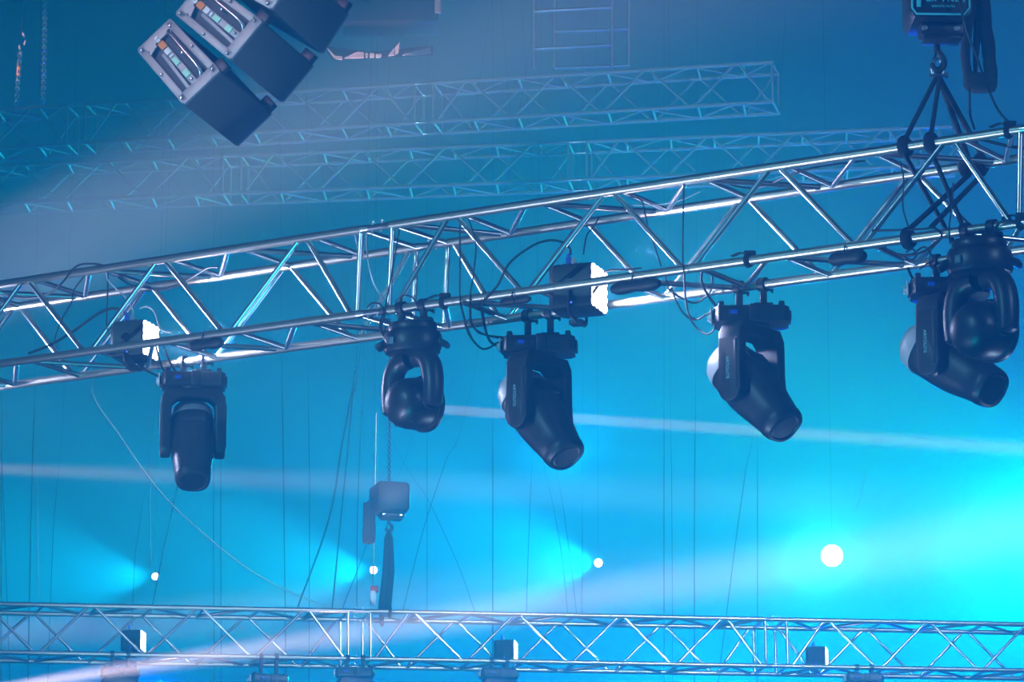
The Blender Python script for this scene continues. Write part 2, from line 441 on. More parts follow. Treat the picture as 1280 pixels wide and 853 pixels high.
# moving lights whose tops show under the lower truss
for x, y, r, lb in ((150, 836, .1, 'hazy moving light under the left end of the lower truss, below the first small floodlight'),
                    (336, 845, .3, 'hazy moving light under the lower truss between the left floodlight and the far hoist'),
                    (444, 836, 0, 'hazy boxy moving light under the joint of the lower truss, below the far chain hoist'),
                    (624, 838, .15, 'hazy moving light under the middle of the lower truss'),
                    (1080, 844, .1, 'hazy moving light under the right part of the lower truss')):
    top, cps = hang(low, 'C', x, y); profile_light(lb, top, r, -1.2, 1.0, cps, low.u, .95, 'moving lights under the lower truss', False)

# ------------------------------------------------------------------ LED floodlights on the trusses
LEDS = []
def flood(label, pos, yaw, scale=1., small=False, power=0, group=None):
    """small flood: rounded black case, lit LED front facing local +x, bracket, power plugs on top"""
    t = thing('led_floodlight', label, 'stage light', pos, yaw, group); t.scale = (scale,) * 3
    def case(bm):
        add_prism(bm, [(-.10, -.075), (-.075, -.10), (.085, -.10), (.085, .10), (-.075, .10), (-.10, .075)], 0, .19, bev=.012)
        for k in range(5): add_box(bm, (-.06 + k * .025, 0, .193), (.008, .15, .008), .002)
        add_box(bm, (.088, 0, .095), (.012, .2, .185), .005)
    cached('f_case', 'case', case, 'black', t)
    def leds(bm):
        for i in range(4):
            for j in range(5):
                add_lathe(bm, [(0, .006), (.012, .005), (.0185, .001), (.0195, -.006), (0, -.006)], 12, Matrix.Translation((.099, -.072 + i * .048, .025 + j * .036)) @ Matrix.Rotation(PI / 2, 4, 'Y'))
    cached(('f_led', small), 'led_lens_array', leds, 'led_small' if small else 'led', t)
    def br(bm):
        add_tube(bm, smooth_path([(0, -.112, .1), (0, -.114, .02), (0, -.095, -.03), (0, 0, -.036), (0, .095, -.03), (0, .114, .02), (0, .112, .1)], 4), .012, 8, .006)
        for s in (-1, 1): add_cyl(bm, (0, s * .1, .1), (0, s * .128, .1), .02, n=14)
        add_box(bm, (0, 0, -.045), (.06, .06, .02), .004)
    cached('f_br', 'bracket', br, 'dark_metal', t)
    def plug(bm, y): add_cyl(bm, (-.03, y, .185), (-.03, y, .235), .012); add_cyl(bm, (-.03, y, .235), (-.03, y, .25), .008)
    p1 = cached('f_p1', 'power_plug', lambda bm: plug(bm, -.03), 'blue', t); p1['label'] = 'blue power plug'
    p2 = cached('f_p2', 'power_plug', lambda bm: plug(bm, .04), 'cable_white', t); p2['label'] = 'pale power plug'
    cached('f_ind', 'status_light', lambda bm: add_box(bm, (-.0, -.101, .02), (.02, .004, .007), .001), 'indicator', t)
    return t
def on_truss(T, x, y, a): return T.front(x, y, a)
p = on_truss(main, 167, 450, .55); flood('small black floodlight with a lit white front, on the left part of the near truss', p, -.35, .78); LEDS.append((p, -.35, .78))
p = on_truss(main, 722, 391, .55); flood('small black floodlight with a lit white front, at the middle of the near truss', p, -.35, .9); LEDS.append((p, -.35, .9))
for x, y, lb in ((166, 815, 'small hazy floodlight standing on the left part of the lower truss'), (632, 827, 'small hazy floodlight standing on the middle of the lower truss'), (1021, 835, 'small hazy floodlight right of the right hand joint of the lower truss')):
    flood(lb, on_truss(low, x, y, .5), -.16, .75, True)
# small knob spots hung on chords: safety eyes and a dark driver box under the front bottom chord
def chord_box(label, T, ch, x, ln, r):
    t = T.t_at(ch, x); c = T.at(ch, t) - T.w * (RC + r * .8)
    o = thing('cable_connector', label, 'connector', c)
    bm = bmesh.new(); a, b = -T.u * ln / 2, T.u * ln / 2
    add_tube(bm, [a, a * .8, a * .5, Vector(), b * .5, b * .8, b], [r * .5, r * .9, r, r * .75, r, r * .9, r * .5], 14); finish('housing', bm, 'rubber', o)
    bm = bmesh.new(); add_ring(bm, T.w * r * .9, T.u, RC + .006, .003); finish('tape_loop', bm, 'fabric', o)
chord_box('black inline cable connector taped under the front chord right of the mid truss floodlight', main, 'C', 795, .22, .026)
chord_box('black inline cable connector taped under the front chord left of the hoist slings', main, 'C', 1060, .15, .028)
chord_box('black inline cable connector taped under the front chord above the leftmost moving light', main, 'C', 258, .17, .024)
chord_box('black inline cable connector taped under the front chord left of the mid truss floodlight', main, 'C', 645, .14, .016)
def strap(label, T, ch, x, tail=True):
    t = T.t_at(ch, x); c = T.at(ch, t); o = thing('cable_strap', label, 'strap', c)
    bm = bmesh.new(); add_ring(bm, (0, 0, 0), T.u, RC + .004, .011, flat=.004); finish('band', bm, 'fabric', o)
    bm = bmesh.new(); add_tube(bm, smooth_path([T.u * -.01 + T.w * (RC + .004), T.u * -.04 + T.w * (RC + .016), T.u * -.08 + T.w * (RC + .008)], 4), .011, 8, .003)
    add_box(bm, T.w * (RC + .01), (.045, .03, .016), .004); finish('strap_tail', bm, 'fabric', o)
strap('black hook and loop strap round the front chord above the lone right moving light', main, 'C', 937)
strap('black strap round the top front chord at the far right edge', main, 'A', 1262)
strap('black strap round the front bottom chord at the far right edge', main, 'C', 1277)
strap('black strap beside the round wash light under the truss joint', main, 'C', 556)

# ------------------------------------------------------------------ chain hoists, slings
def hoist(label, pos, s, rotz, written):
    """pos = hook point where the sling hangs"""
    DZ = -.100
    t = thing('chain_hoist', label, 'chain hoist', pos, rotz); t.scale = (s,) * 3
    bm = bmesh.new()
    add_prism(bm, [(x, z + DZ) for x, z in ((-.11, .30), (-.095, .275), (.095, .275), (.11, .30), (.11, .52), (.09, .545), (-.09, .545), (-.11, .52))], -.13, .10, Matrix(((1, 0, 0, 0), (0, 0, 1, 0), (0, 1, 0, 0), (0, 0, 0, 1))), .01)
    add_box(bm, (.01, -.03, .252 + DZ), (.155, .10, .05), .010); add_box(bm, (.01, -.03, .221 + DZ), (.135, .085, .016), .005)
    finish('body', bm, 'black', t)
    bm = bmesh.new()
    pl = [(-.105, .305), (-.09, .285), (.08, .285), (.1, .31), (.1, .51), (.085, .53), (-.09, .53), (-.105, .51)]
    add_tube(bm, [(x, -.137, z + DZ) for x, z in pl], .004, 6, closed=True); c = finish('cover_edge', bm, 'cyan_label' if written else 'dark_metal', t); c['label'] = 'raised edge of the cover'
    if written:
        bm = bmesh.new(); add_box(bm, (-.082, -.139, .385 + DZ), (.016, .004, .15), .001); finish('label_strip', bm, 'cyan_label', t)
        link('lettering', text_mesh('h1', 'LIFTKET', .042), 'cyan_label', t, Matrix.Translation((.017, -.141, .343 + DZ)) @ Matrix.Rotation(PI / 2, 4, 'X'))
        link('lettering', text_mesh('h2', 'electric hoist', .016), 'cyan_label', t, Matrix.Translation((.005, -.141, .314 + DZ)) @ Matrix.Rotation(PI / 2, 4, 'X'))
    for x in (-.055, .06):
        bm = bmesh.new(); add_ring(bm, (x, -.083, .250 + DZ), (0, 1, 0), .008, .003); add_cyl(bm, (x, -.086, .250 + DZ), (x, -.076, .250 + DZ), .007, n=8); finish('bolt', bm, 'steel', t)
    bm = bmesh.new()
    HS = .62
    add_cyl(bm, (0, 0, .13), (0, 0, .085), .011); add_tube(bm, [Vector(q) * HS for q in smooth_path([(0, 0, .150), (.026, 0, .115), (.036, 0, .075), (.022, 0, .038), (-.004, 0, .03), (-.026, 0, .045), (-.03, 0, .07)], 5)], [.009 + .004 * math.sin(PI * i / 30) for i in range(31)], 12)
    add_tube(bm, [(-.03 * HS, 0, .07 * HS), (-.02 * HS, 0, .1 * HS), (-.006 * HS, 0, .135 * HS)], .004, 6)
    finish('hook', bm, 'dark_metal', t)
    bm = bmesh.new(); zz = .56 + DZ
    for k in range(60):
        pts = [(0, .010 * math.cos(a), .016 * math.sin(a)) if k % 2 else (.010 * math.cos(a), 0, .016 * math.sin(a)) for a in [2 * PI * i / 10 for i in range(10)]]
        add_tube(bm, [Vector(q) + Vector((0, 0, zz + k * .026)) for q in pts], .004, 5, closed=True)
    finish('load_chain', bm, 'steel' if written else 'dark_metal', t)
    return t
def chain_bag(label, pos, s, h, r, rotz=0):
    t = thing('chain_bag', label, 'chain bag', pos, rotz); t.scale = (s,) * 3
    bm = bmesh.new(); n = 24; rings = []
    for z, k in ((0, .55), (.004, .8), (.025, .98), (.1, 1.0), (h * .5, .95), (h * .8, .9), (h, .86), (h, .8), (h - .03, .78)):
        rings.append([bm.verts.new((r * k * math.cos(2 * PI * i / n) * (1 + .05 * math.sin(5 * i + z * 9)), .8 * r * k * math.sin(2 * PI * i / n), z + .012 * math.sin(3 * 2 * PI * i / n))) for i in range(n)])
    for A, B in zip(rings, rings[1:]):
        for i in range(n): bm.faces.new((A[i], A[(i + 1) % n], B[(i + 1) % n], B[i]))
    bm.faces.new(rings[0][::-1]); finish('sack', bm, 'fabric', t)
    bm = bmesh.new()
    for x in (-.6, .1, .7): add_box(bm, (r * x, -.8 * r * math.sqrt(1 - x * x) * .95, h * .5), (.02, .008, h * .95), .002)
    finish('webbing', bm, 'fabric', t)
    return t
dA = (main.at('A', main.t_at('A', 1175)) - EYE).dot(FW)
dH = dA + .1
hook = P(1172, 84, dH)
hoist('near black chain hoist at the top right, lettered cover, holding the truss slings', hook + Vector((0, 0, -.03)), 1.0, .05, True)
def open_bag(label, pos):
    t = thing('chain_bag', label, 'chain bag', pos)
    def flap(nm, pts, rx, ry):
        bm = bmesh.new(); sp = smooth_path(pts, 6); n = len(sp); rings = []
        for i, p in enumerate(sp):
            f = i / (n - 1); a = rx[0] * (1 - f) + rx[1] * f; b = ry[0] * (1 - f) + ry[1] * f
            rings.append([bm.verts.new(p + Vector((a * math.cos(2 * PI * k / 16) * (1 + .08 * math.sin(3 * k + i)), b * math.sin(2 * PI * k / 16), 0))) for k in range(16)])
        for A, B in zip(rings, rings[1:]):
            for k in range(16): bm.faces.new((A[k], A[(k + 1) % 16], B[(k + 1) % 16], B[k]))
        bm.faces.new(rings[0][::-1]); bm.faces.new(rings[-1]); finish(nm, bm, 'fabric', t)
    bm = bmesh.new()
    add_loft(bm, [(-.06, .02, .025, .045), (-.052, .035, .038, .045), (-.02, .045, .034, .03), (.02, .045, .036, .033), (.05, .04, .05, .05), (.058, .025, .04, .055)], 20, 3); finish('pouch', bm, 'fabric', t)
    flap('flap', [(-.045, 0, .05), (-.052, 0, .15), (-.036, 0, .27), (-.01, 0, .42)], (.016, .02), (.035, .035))
    flap('flap', [(.038, 0, .05), (.032, 0, .15), (.02, 0, .27), (.008, 0, .42)], (.023, .026), (.035, .035))
    flap('flap', [(-.018, .015, .05), (-.012, .015, .15), (-.004, .015, .27), (.0, .015, .42)], (.006, .02), (.02, .03))
    bm = bmesh.new(); add_tube(bm, [(.0, 0, .36), (.0, 0, .46)], .035, 12, .03); finish('neck', bm, 'fabric', t)
    return t
open_bag('black chain bag hanging right of the near chain hoist', P(1226, 114, dH + .05))
# shackle
t = thing('shackle', 'steel shackle between the near hoist hook and the black slings', 'shackle', hook)
bm = bmesh.new(); add_tube(bm, smooth_path([(-.016, 0, -.03), (-.022, 0, .0), (-.012, 0, .024), (.0, 0, .03), (.012, 0, .024), (.022, 0, 0), (.016, 0, -.03)], 4), .006, 10); finish('bow', bm, 'steel', t)
bm = bmesh.new(); add_cyl(bm, (-.03, 0, -.03), (.03, 0, -.03), .007); add_cyl(bm, (.03, 0, -.03), (.037, 0, -.03), .011, n=6); finish('pin', bm, 'steel', t)
def sling(label, path, r=.0115, wraps=()):
    o = thing('sling', label, 'sling', path[0])
    bm = bmesh.new(); add_tube(bm, [Vector(p) - Vector(path[0]) for p in path], r, 10, r * .75); finish('strand', bm, 'fabric', o)
    for c, ax in wraps:
        bm = bmesh.new(); add_ring(bm, Vector(c) - Vector(path[0]), ax, RC + .010, .020, 20, 10, .010); finish('wrap', bm, 'fabric', o)
    return o
sh = hook + Vector((0, 0, -.04))
def outer(T, ch, x, dv=0, dw=0):
    return T.at(ch, T.t_at(ch, x)) + T.v * dv + T.w * dw
e = RC + .012
for lb, ch1, x1, ch2, x2 in (('black round sling from the shackle to the front top chord, leftmost of the four', 'A', 1133, 'D', 1196),
                             ('black round sling from the shackle to the front top chord, second from the left', 'A', 1166, 'D', 1214),
                             ('black round sling from the shackle behind the top chord, second from the right', 'B', 1209, 'C', 1137),
                             ('black round sling from the shackle behind the top chord, rightmost of the four', 'B', 1228, 'C', 1166)):
    sv = -1 if ch1 == 'A' else 1
    p1 = outer(main, ch1, x1); p2 = outer(main, ch2, x2)
    jit = Vector((.006 * (1 if x1 > 1150 else -1), .004 * sv, 0))
    sling(lb, [sh + jit, p1 + main.v * (e * .5 * sv) + main.w * e * .6, p1 + main.v * (e * sv), p1 + main.v * e * .4 * sv - main.w * e, p2 + main.w * e - main.v * (e * .3 * sv)],
          .0115, [(p1, main.u), (p2, main.u)] if x1 != 1228 else [(p1, main.u)])

# far hoist
dL = (low.at('A', low.t_at('A', 485)) - EYE).dot(FW) + .15
fh = P(486, 663, dL)
hoist('distant hazy chain hoist above the lower truss joint', fh + Vector((0, 0, -.02)), 1., .3, False).scale = (1.1, 1., .78)
chain_bag('distant hazy chain bag left of the far chain hoist', P(461, 679, dL), .9, .32, .052)
b0 = low.at('A', low.t_at('A', 485)) + low.v * S / 2
o = thing('sling', 'long dark sling between the far hoist hook and the lower truss', 'sling', fh)
bm = bmesh.new()
for s in (-1, 1): add_tube(bm, [Vector((0, 0, -.01)), Vector((s * .014, 0, -.06)), Vector((s * .020, 0, -.3)), (b0 - fh) + Vector((s * .022, 0, .02))], [.014, .018, .024, .026], 10)
finish('strand', bm, 'fabric', o)
bm = bmesh.new()
for ch in 'AB':
    q = low.at(ch, low.t_at('A', 487)); add_ring(bm, q - fh, low.u, RC + .012, .02, flat=.01)
    add_tube(bm, [(b0 - fh) + Vector((0, 0, .03)), q - fh + low.w * (RC + .01)], .018, 8)
finish('wrap', bm, 'fabric', o)
# hook block on a chain next to the far sling
q = P(466, 757, dL)
t = thing('hook_block', 'small white and red hook block on a thin chain left of the far sling', 'hook', q)
bm = bmesh.new(); add_loft(bm, [(0, .02, .015, 0), (.03, .035, .02, 0), (.07, .045, .022, 0), (.1, .03, .02, 0)], 16); bmesh.ops.rotate(bm, matrix=Matrix.Rotation(-PI / 2, 3, 'Y'), verts=bm.verts); finish('block', bm, 'white', t)
bm = bmesh.new(); add_box(bm, (.012, -.004, .115), (.06, .045, .045), .01); finish('swivel', bm, 'red', t)
bm = bmesh.new(); add_cyl(bm, (0, 0, .1), (.015, 0, 1.4), .005, n=8); finish('chain', bm, 'wire', t)

# chains above the far upper truss
def chain_line(label, x0, y0, x1, y1, d, link_n, extra=None):
    a, b = P(x0, y0, d), P(x1, y1, d); o = thing('chain', label, 'chain', b); bm = bmesh.new(); v = a - b; L = v.length; n = link_n
    ax = v.normalized(); sx = Vector((1, 0, 0)); sy = ax.cross(sx)
    for k in range(n):
        c = ax * (L * (k + .5) / n); h = L / n * .62
        w = sx if k % 2 else sy
        add_tube(bm, [c + ax * h * math.sin(t) + w * .018 * math.cos(t) for t in [2 * PI * i / 8 for i in range(8)]], .006, 5, closed=True)
    finish('links', bm, 'steel', o)
    if extra: extra(o, ax)
    return o
def ex(o, ax):
    bm = bmesh.new(); add_tube(bm, [ax * .27, ax * .29, ax * .36, ax * .38], [.01, .016, .016, .01], 10); finish('orange_link', bm, 'yellow', o)
    bm = bmesh.new(); add_tube(bm, [ax * .225, ax * .235, ax * .262], [.008, .012, .008], 8); finish('pale_link', bm, 'white', o)
    bm = bmesh.new(); add_cyl(bm, ax * .6, ax * 1.6, .003, n=6); finish('wire', bm, 'rope', o)
    for k, (dx, z) in enumerate(((.008, .47), (-.004, .51), (.036, .55), (.02, .62))):
        bm = bmesh.new(); c = ax * z + Vector((dx, 0, 0)); q = Vector((.006 * (-1) ** k, 0, .022))
        add_tube(bm, [c - q, c - q * .5, c + q * .5, c + q], [.004, .009, .009, .004], 8); finish('shackle_link', bm, 'white', o)

d1 = (ft1.at('A', ft1.t_at('A', 30)) - EYE).dot(FW)
chain_line('far chain with an orange link above the left end of the upper far truss', 25, 62, 20, 134, d1, 17, ex)
chain_line('plain pale chain above the upper far truss, right of the chain with the orange link', 57, -30, 54, 130, d1, 44)

# ------------------------------------------------------------------ line array speakers, top left
DS = 20.0; pm = FPX / DS
RT_, UP_, AW = RT, UP, FW
def v3(x, y, z): return (RT_ * x + UP_ * y + AW * z) / pm      # photo-pixel vector (right, up, away) in metres
a1 = v3(-60, 69, 46); c1 = v3(68, -55, 171)
bvec = a1.cross(c1).normalized()
if bvec.dot(UP_) < 0: bvec = -bvec
Hh, Ll, Ww = 63 / pm, a1.length, c1.length * .84
ca = c1.normalized()
SY = 1 if a1.cross(c1).dot(bvec) > 0 else -1
def speaker(label, O, ad, bd, cut):
    """O nearest lower corner; ad side-depth direction, bd height direction; front height Hh, wedge-shaped to the rear"""
    R = Matrix((ad, ca * SY, bd)).transposed()            # local x depth, y width, z height
    t = thing('line_array_speaker', label, 'speaker', O, group='hanging line array speakers', rot=R.to_quaternion())
    wd = .12 * Ll                                     # wedge: rear edge is lower by this at both faces
    bm = bmesh.new()
    poly = [(0, .02 * Hh), (Ll, wd), (Ll, Hh - wd * .2), (0, Hh * .98)]
    mt = Matrix(((1, 0, 0, 0), (0, 0, 1, 0), (0, 1, 0, 0), (0, 0, 0, 1)))
    poly = [(.0, .0), (Ll, 0), (Ll, Hh * .92), (0, Hh)]
    add_prism(bm, poly, min(SY * .012, SY * (Ww - .012)), max(SY * .012, SY * (Ww - .012)), mt, .004); finish('cabinet', bm, 'cabinet', t)
    bm = bmesh.new(); add_box(bm, (-.004, SY * Ww / 2, Hh / 2), (.012, Ww * .985, Hh * .96), .004)
    finish('grille', bm, 'grille', t)
    for y, s in ((0, -SY), (SY * Ww, SY)):
        # rigging plate: outer frame and ribs leaving dark slots
        bm = bmesh.new(); yy = y - s * .002; th_ = .010
        def slab(x0, z0, x1, z1, w):
            p, q = Vector((x0 * Ll, yy, z0 * Hh)), Vector((x1 * Ll, yy, z1 * Hh)); d = q - p
            add_box(bm, (p + q) / 2, (d.length + w * .5, th_ * 2, w), .003, rot=Matrix.Rotation(-math.atan2(d.z, d.x), 3, 'Y'))
        slab(.03, .07, .97, .07, .034); slab(.03, .92, .97, .85, .034); slab(.045, .08, .045, .93, .05); slab(.95, .08, .95, .86, .046)
        slab(.12, .46, .8, .46, .032); slab(.12, .30, .70, .34, .018)
        finish('rigging_plate', bm, 'plate', t)
        bm = bmesh.new(); add_tube(bm, smooth_path([(.12 * Ll, yy, .62 * Hh), (.16 * Ll, yy + s * .02, .70 * Hh), (.3 * Ll, yy + s * .028, .72 * Hh), (.7 * Ll, yy + s * .028, .72 * Hh), (.86 * Ll, yy + s * .02, .72 * Hh), (.9 * Ll, yy, .76 * Hh)], 4), .009, 10)
        finish('handle', bm, 'steel', t)
        for x, z in ((.06, .06), (.5, .055), (.95, .07), (.06, .9), (.5, .89), (.93, .82), (.16, .46), (.52, .66), (.92, .46)):
            bm = bmesh.new(); add_lathe(bm, [(0, .012), (.004, .011), (.0075, .006), (.008, 0), (0, 0)], 10, Matrix.Translation((x * Ll, yy + s * .010, z * Hh)) @ Matrix.Rotation(-s * PI / 2, 4, 'X')); finish('bolt', bm, 'steel', t)
        if y == 0:
            for nm, m_, x0, x1, wz in (('white_tag', 'white', .86, .95, .016), ('orange_tag', 'orange', .74, .85, .03), ('white_tag', 'white', .64, .72, .026), ('white_tag', 'white', .58, .61, .02), ('mint_tag', 'mint', .44, .55, .024), ('mint_tag', 'mint', .22, .32, .028)):
                bm = bmesh.new(); add_box(bm, ((x0 + x1) / 2 * Ll, yy + s * .014, .455 * Hh), ((x1 - x0) * Ll, .006, wz), .002); finish(nm, bm, m_, t)
            bm = bmesh.new()
            add_prism(bm, [(.80 * Ll, .14 * Hh), (.93 * Ll, .2 * Hh), (.93 * Ll, .34 * Hh), (.84 * Ll, .36 * Hh)], min(yy + s * .016, yy + s * .008), max(yy + s * .016, yy + s * .008), mt); finish('vent_tag', bm, 'plate', t)
    for y in (.03, Ww - .03):
        bm = bmesh.new(); add_box(bm, (.02, SY * y, Hh + .012), (.06, .04, .05), .004); finish('rigging_link', bm, 'dark_metal', t)
    return t
O = P(229, 130, DS); ad, bd = a1.normalized(), bvec
labs = ('lowest of the three hanging speakers at the top left, tagged side plate in full view', 'middle one of the three hanging speakers at the top left', 'highest of the three hanging speakers, mostly above the frame')
for i in range(3):
    speaker(labs[i], O, ad, bd, 0)
    # next box: splayed about the rear upper edge so that the fronts part
    piv = O + ad * Ll + bd * (Hh * 1.0)
    ang = math.radians(8.0)
    R = Matrix.Rotation(ang, 3, ca); 
    nad, nbd = R @ ad, R @ bd
    if (nad.dot(bd)) > 0: R = Matrix.Rotation(-ang, 3, ca); nad, nbd = R @ ad, R @ bd
    ad, bd = nad, nbd
    O = piv - ad * Ll + bvec * .012
# ------------------------------------------------------------------ faint things hanging in the top haze
DF = 36.0
def fpx(x, y, z=0): return P(x, y, DF + z)
o = thing('hanging_cabinet', 'faint hanging box with two white corner posts and a bright lower edge', 'cabinet', fpx(480, 60))
base = fpx(480, 60)
W_ = lambda pxl: pxl * DF / FPX
def lp(x, y, z=0): return (fpx(x, y) - base) + Vector((0, z, 0))
for x, y in ((425.5, 28), (547.5, 18)):
    bm = bmesh.new(); a_, b_ = lp(x, y), lp(x, -60); add_box(bm, (a_ + b_) / 2, (W_(8), W_(8), (b_ - a_).length), .004); finish('corner_post', bm, 'pale', o)
bm = bmesh.new(); a_ = (lp(430, 27) + lp(545, -60)) / 2
add_box(bm, a_ + Vector((0, .25, 0)), (W_(120), .4, W_(84)), .01); finish('box_body', bm, 'dark_metal', o)
bm = bmesh.new()
pl = [lp(406, 58), lp(420, 74.5), lp(457, 73.5), lp(500, 71), lp(541, 69), lp(541, 60), lp(500, 40, .6), lp(410, 44, .6)]
lo = [bm.verts.new(p) for p in pl]; hi = [bm.verts.new(p + Vector((0, .0, .02))) for p in pl]
bm.faces.new(lo[::-1]); bm.faces.new(hi)
for k in range(8): bm.faces.new((lo[k], lo[(k + 1) % 8], hi[(k + 1) % 8], hi[k]))
finish('tray', bm, 'dark_metal', o, False)
for q in ([(406, 58), (419, 71), (421, 75), (417, 73)], [(419, 71), (428, 72), (428, 75.5), (420, 75)], [(430, 74), (447, 66), (455, 67), (455, 73.5)], [(457, 68), (460, 68), (460, 73), (457, 73)], [(462, 68), (468, 68), (468, 73), (462, 73)], [(470, 69), (477, 69), (477, 73), (470, 73)],
          [(485, 71), (493, 61), (493, 70)], [(494, 60), (500, 54), (498, 67), (494, 69)], [(503, 70), (538, 60), (539, 68), (520, 70)]):
    bm = bmesh.new(); pp = [lp(x, y, -.03) for x, y in q]; A_ = [bm.verts.new(p) for p in pp]; B_ = [bm.verts.new(p + Vector((0, .02, 0))) for p in pp]; n = len(pp)
    bm.faces.new(A_); bm.faces.new(B_[::-1])
    for k in range(n): bm.faces.new((A_[k], A_[(k + 1) % n], B_[(k + 1) % n], B_[k]))
    finish('lit_edge', bm, 'pale', o, False)  # pale slivers stand in for light caught on the lower edges
DT = 45.0
o = thing('hanging_ladder_frame', 'very faint hanging frame with level rungs above the upper far truss', 'frame', P(725, 85, DT)); bs = P(725, 85, DT)
for x, z in ((667, 0), (765, 0), (693, .4), (786, .4)): strut('upright', P(x, 86 - (2 if z else 0), DT + z) - bs, P(x, -60, DT + z) - bs, .02, 'alu', o)
for y0, y1, z in ((14, 9, 0), (61, 56, 0), (39, 36, .4), (85, 82, .4)):
    xa, xb = (667, 765) if z == 0 else (693, 786); strut('rung', P(xa, y0, DT + z) - bs, P(xb, y1, DT + z) - bs, .018, 'alu', o)

# ------------------------------------------------------------------ cables on the near truss
def cable(label, pts, r=.0042, m='rubber', a=-.06, n=6, name='cable', T=main):
    w = [T.front(x, y, p[0] if p else a) for x, y, *p in pts]
    o = None; bm = bmesh.new(); sp = smooth_path(w, n); base = sp[0]
    add_tube(bm, [p - base for p in sp], r, 8); o = finish(name, bm, m); o.location = base
    return tag(o, label, 'cable')
def Z(ox, oy, k, pts): return [(ox + p[0] / k, oy + p[1] / k, *p[2:]) for p in pts]
k = 4.74
cable('black cable looping over the top chord at the left end of the near truss', Z(0, 310, k, [(-60, 255, .5), (60, 285, .4), (150, 297, .3), (230, 290, .2), (300, 265, .1), (370, 205), (430, 130), (480, 98), (560, 95, 0), (620, 105, .1)]))
cable('thin cable dropping from the top chord left of the left floodlight', Z(0, 310, k, [(500, 165), (440, 250), (420, 330), (370, 415), (330, 520), (325, 570), (345, 605)]), .003)
cable('thick black cable arching up to the left floodlight', Z(0, 310, k, [(170, 625, .3), (300, 575, .3), (440, 490, .35), (600, 380, .4), (690, 360, .45), (735, 385, .5), (748, 410, .5)]), .006)
cable('thin upright cable above the left floodlight', Z(0, 310, k, [(640, 140), (637, 300), (630, 440), (640, 500)]), .003)
cable('thin slanting cable from the top chord to the left floodlight plugs', Z(0, 310, k, [(632, 150), (640, 190), (690, 245), (740, 290, .1), (782, 355, .4), (788, 420, .5)]), .003, 'cable_white')
cable('black cable curving behind the top chord left of centre', Z(150, 290, k, [(-10, 270, .2), (60, 310, .5), (150, 330, .9), (250, 345, .95), (330, 320, .8), (420, 275, .6), (520, 215, .2), (580, 210, .1)]), .0035)
cable('pale loose cable tail right of the left floodlight', Z(130, 380, 10.66, [(480, 60, .5), (560, 35, .5), (640, 70, .4), (690, 150, .35), (725, 270, .3), (780, 355, .2), (900, 385, .1)]), .0035, 'cable_white')
cable('pale cable hanging between the two end posts of the truss joint', Z(320, 260, k, [(655, 150, .1), (658, 250, .1), (670, 340, .1), (700, 450, .15), (760, 540, .3)]), .003, 'cable_white')
cable('thin dark cable down the right end post of the truss joint', Z(320, 260, k, [(850, 130), (820, 300), (795, 440), (765, 590), (742, 660), (733, 720), (755, 752), (770, 700)]), .003)
cable('coiled black cable beside the round wash light at the joint', Z(320, 260, k, [(660, 590), (690, 565), (740, 575), (760, 640), (740, 720), (770, 770), (800, 700), (770, 660), (740, 700), (760, 760), (800, 780)]), .0035)
cable('short black cable loop on top of the round wash light clamps', Z(430, 240, k, [(330, 640), (350, 615), (400, 622), (430, 660), (440, 700)]), .0035)
cable('thin upright cable right of the truss joint', Z(430, 240, k, [(685, 195), (688, 400), (686, 600), (700, 690, -.1), (720, 780, -.1), (760, 870, -.05)]), .003)
cable('thin wavy cable hanging from the top chord right of the joint', Z(430, 240, k, [(735, 160), (758, 215), (782, 330), (765, 500), (748, 620), (750, 740), (790, 830), (870, 852, .3), (940, 860, .6)]), .003)
cable('black cable arching from the lower chord over to the mid floodlight', Z(580, 230, k, [(90, 740), (120, 690), (200, 600), (270, 470), (400, 370, .1), (500, 335, .2), (580, 345, .3), (625, 380, .45), (632, 420, .5)]), .0045)
cable('thin cable dropping from the back chord to the mid floodlight', Z(580, 230, k, [(800, 200, .9), (770, 250, .8), (730, 300, .6), (715, 360, .5), (708, 420, .5)]), .003)
cable('black cable lying along the front chord right of the mid floodlight', Z(580, 230, k, [(830, 525, .3), (870, 510, .1), (940, 508), (1000, 505), (1050, 500)]), .004)
cable('black cable drooping to the open yoke moving light, outermost loop', Z(560, 380, 12.19, [(190, -20), (215, 90), (260, 260, .4), (310, 440, .8), (400, 580, .9), (500, 675, 1.), (570, 688, 1.), (650, 660, 1.), (720, 610, 1.), (820, 572, 1.)]), .0042)
cable('black cable drooping to the open yoke moving light, topmost lead', Z(560, 380, 12.19, [(345, -20), (342, 120), (345, 260, .5), (420, 390, .8), (560, 470, .9), (680, 500, 1.), (830, 528, 1.)]), .0042)
cable('thicker black cable dropping to the open yoke moving light', Z(560, 380, 12.19, [(480, -10), (520, 130, .3), (560, 330, .6), (600, 490, .9), (660, 590, 1.), (740, 632, 1.), (830, 634, 1.)]), .0055)
cable('thin upright cable between top and bottom chords right of the mid floodlight', Z(740, 210, k, [(545, 95), (540, 300), (538, 540), (548, 640), (552, 760, .3), (575, 870, .8), (620, 900, 1.0)]), .003)
cable('thin slanting cable right of the mid floodlight', Z(740, 210, k, [(200, 160, .2), (290, 190, .2), (310, 250, .2), (330, 340, .15), (370, 460, .1), (410, 585, .05)]), .003)
cable('thin pale cable along the back top chord right of the mid floodlight', Z(740, 210, k, [(240, 220, .4), (330, 222, .5), (430, 212, .6), (540, 185, .7), (640, 140, .8)]), .0025, 'cable_white')
cable('black looped cable feeding the lone right moving light', Z(830, 330, 9.48, [(20, 150, .3), (40, 230, .4), (60, 300, .6), (150, 370, .8), (250, 430, .9), (370, 460, 1.), (480, 400, 1.), (560, 300, .9), (575, 170, .6), (560, 120, .5)]), .0045)
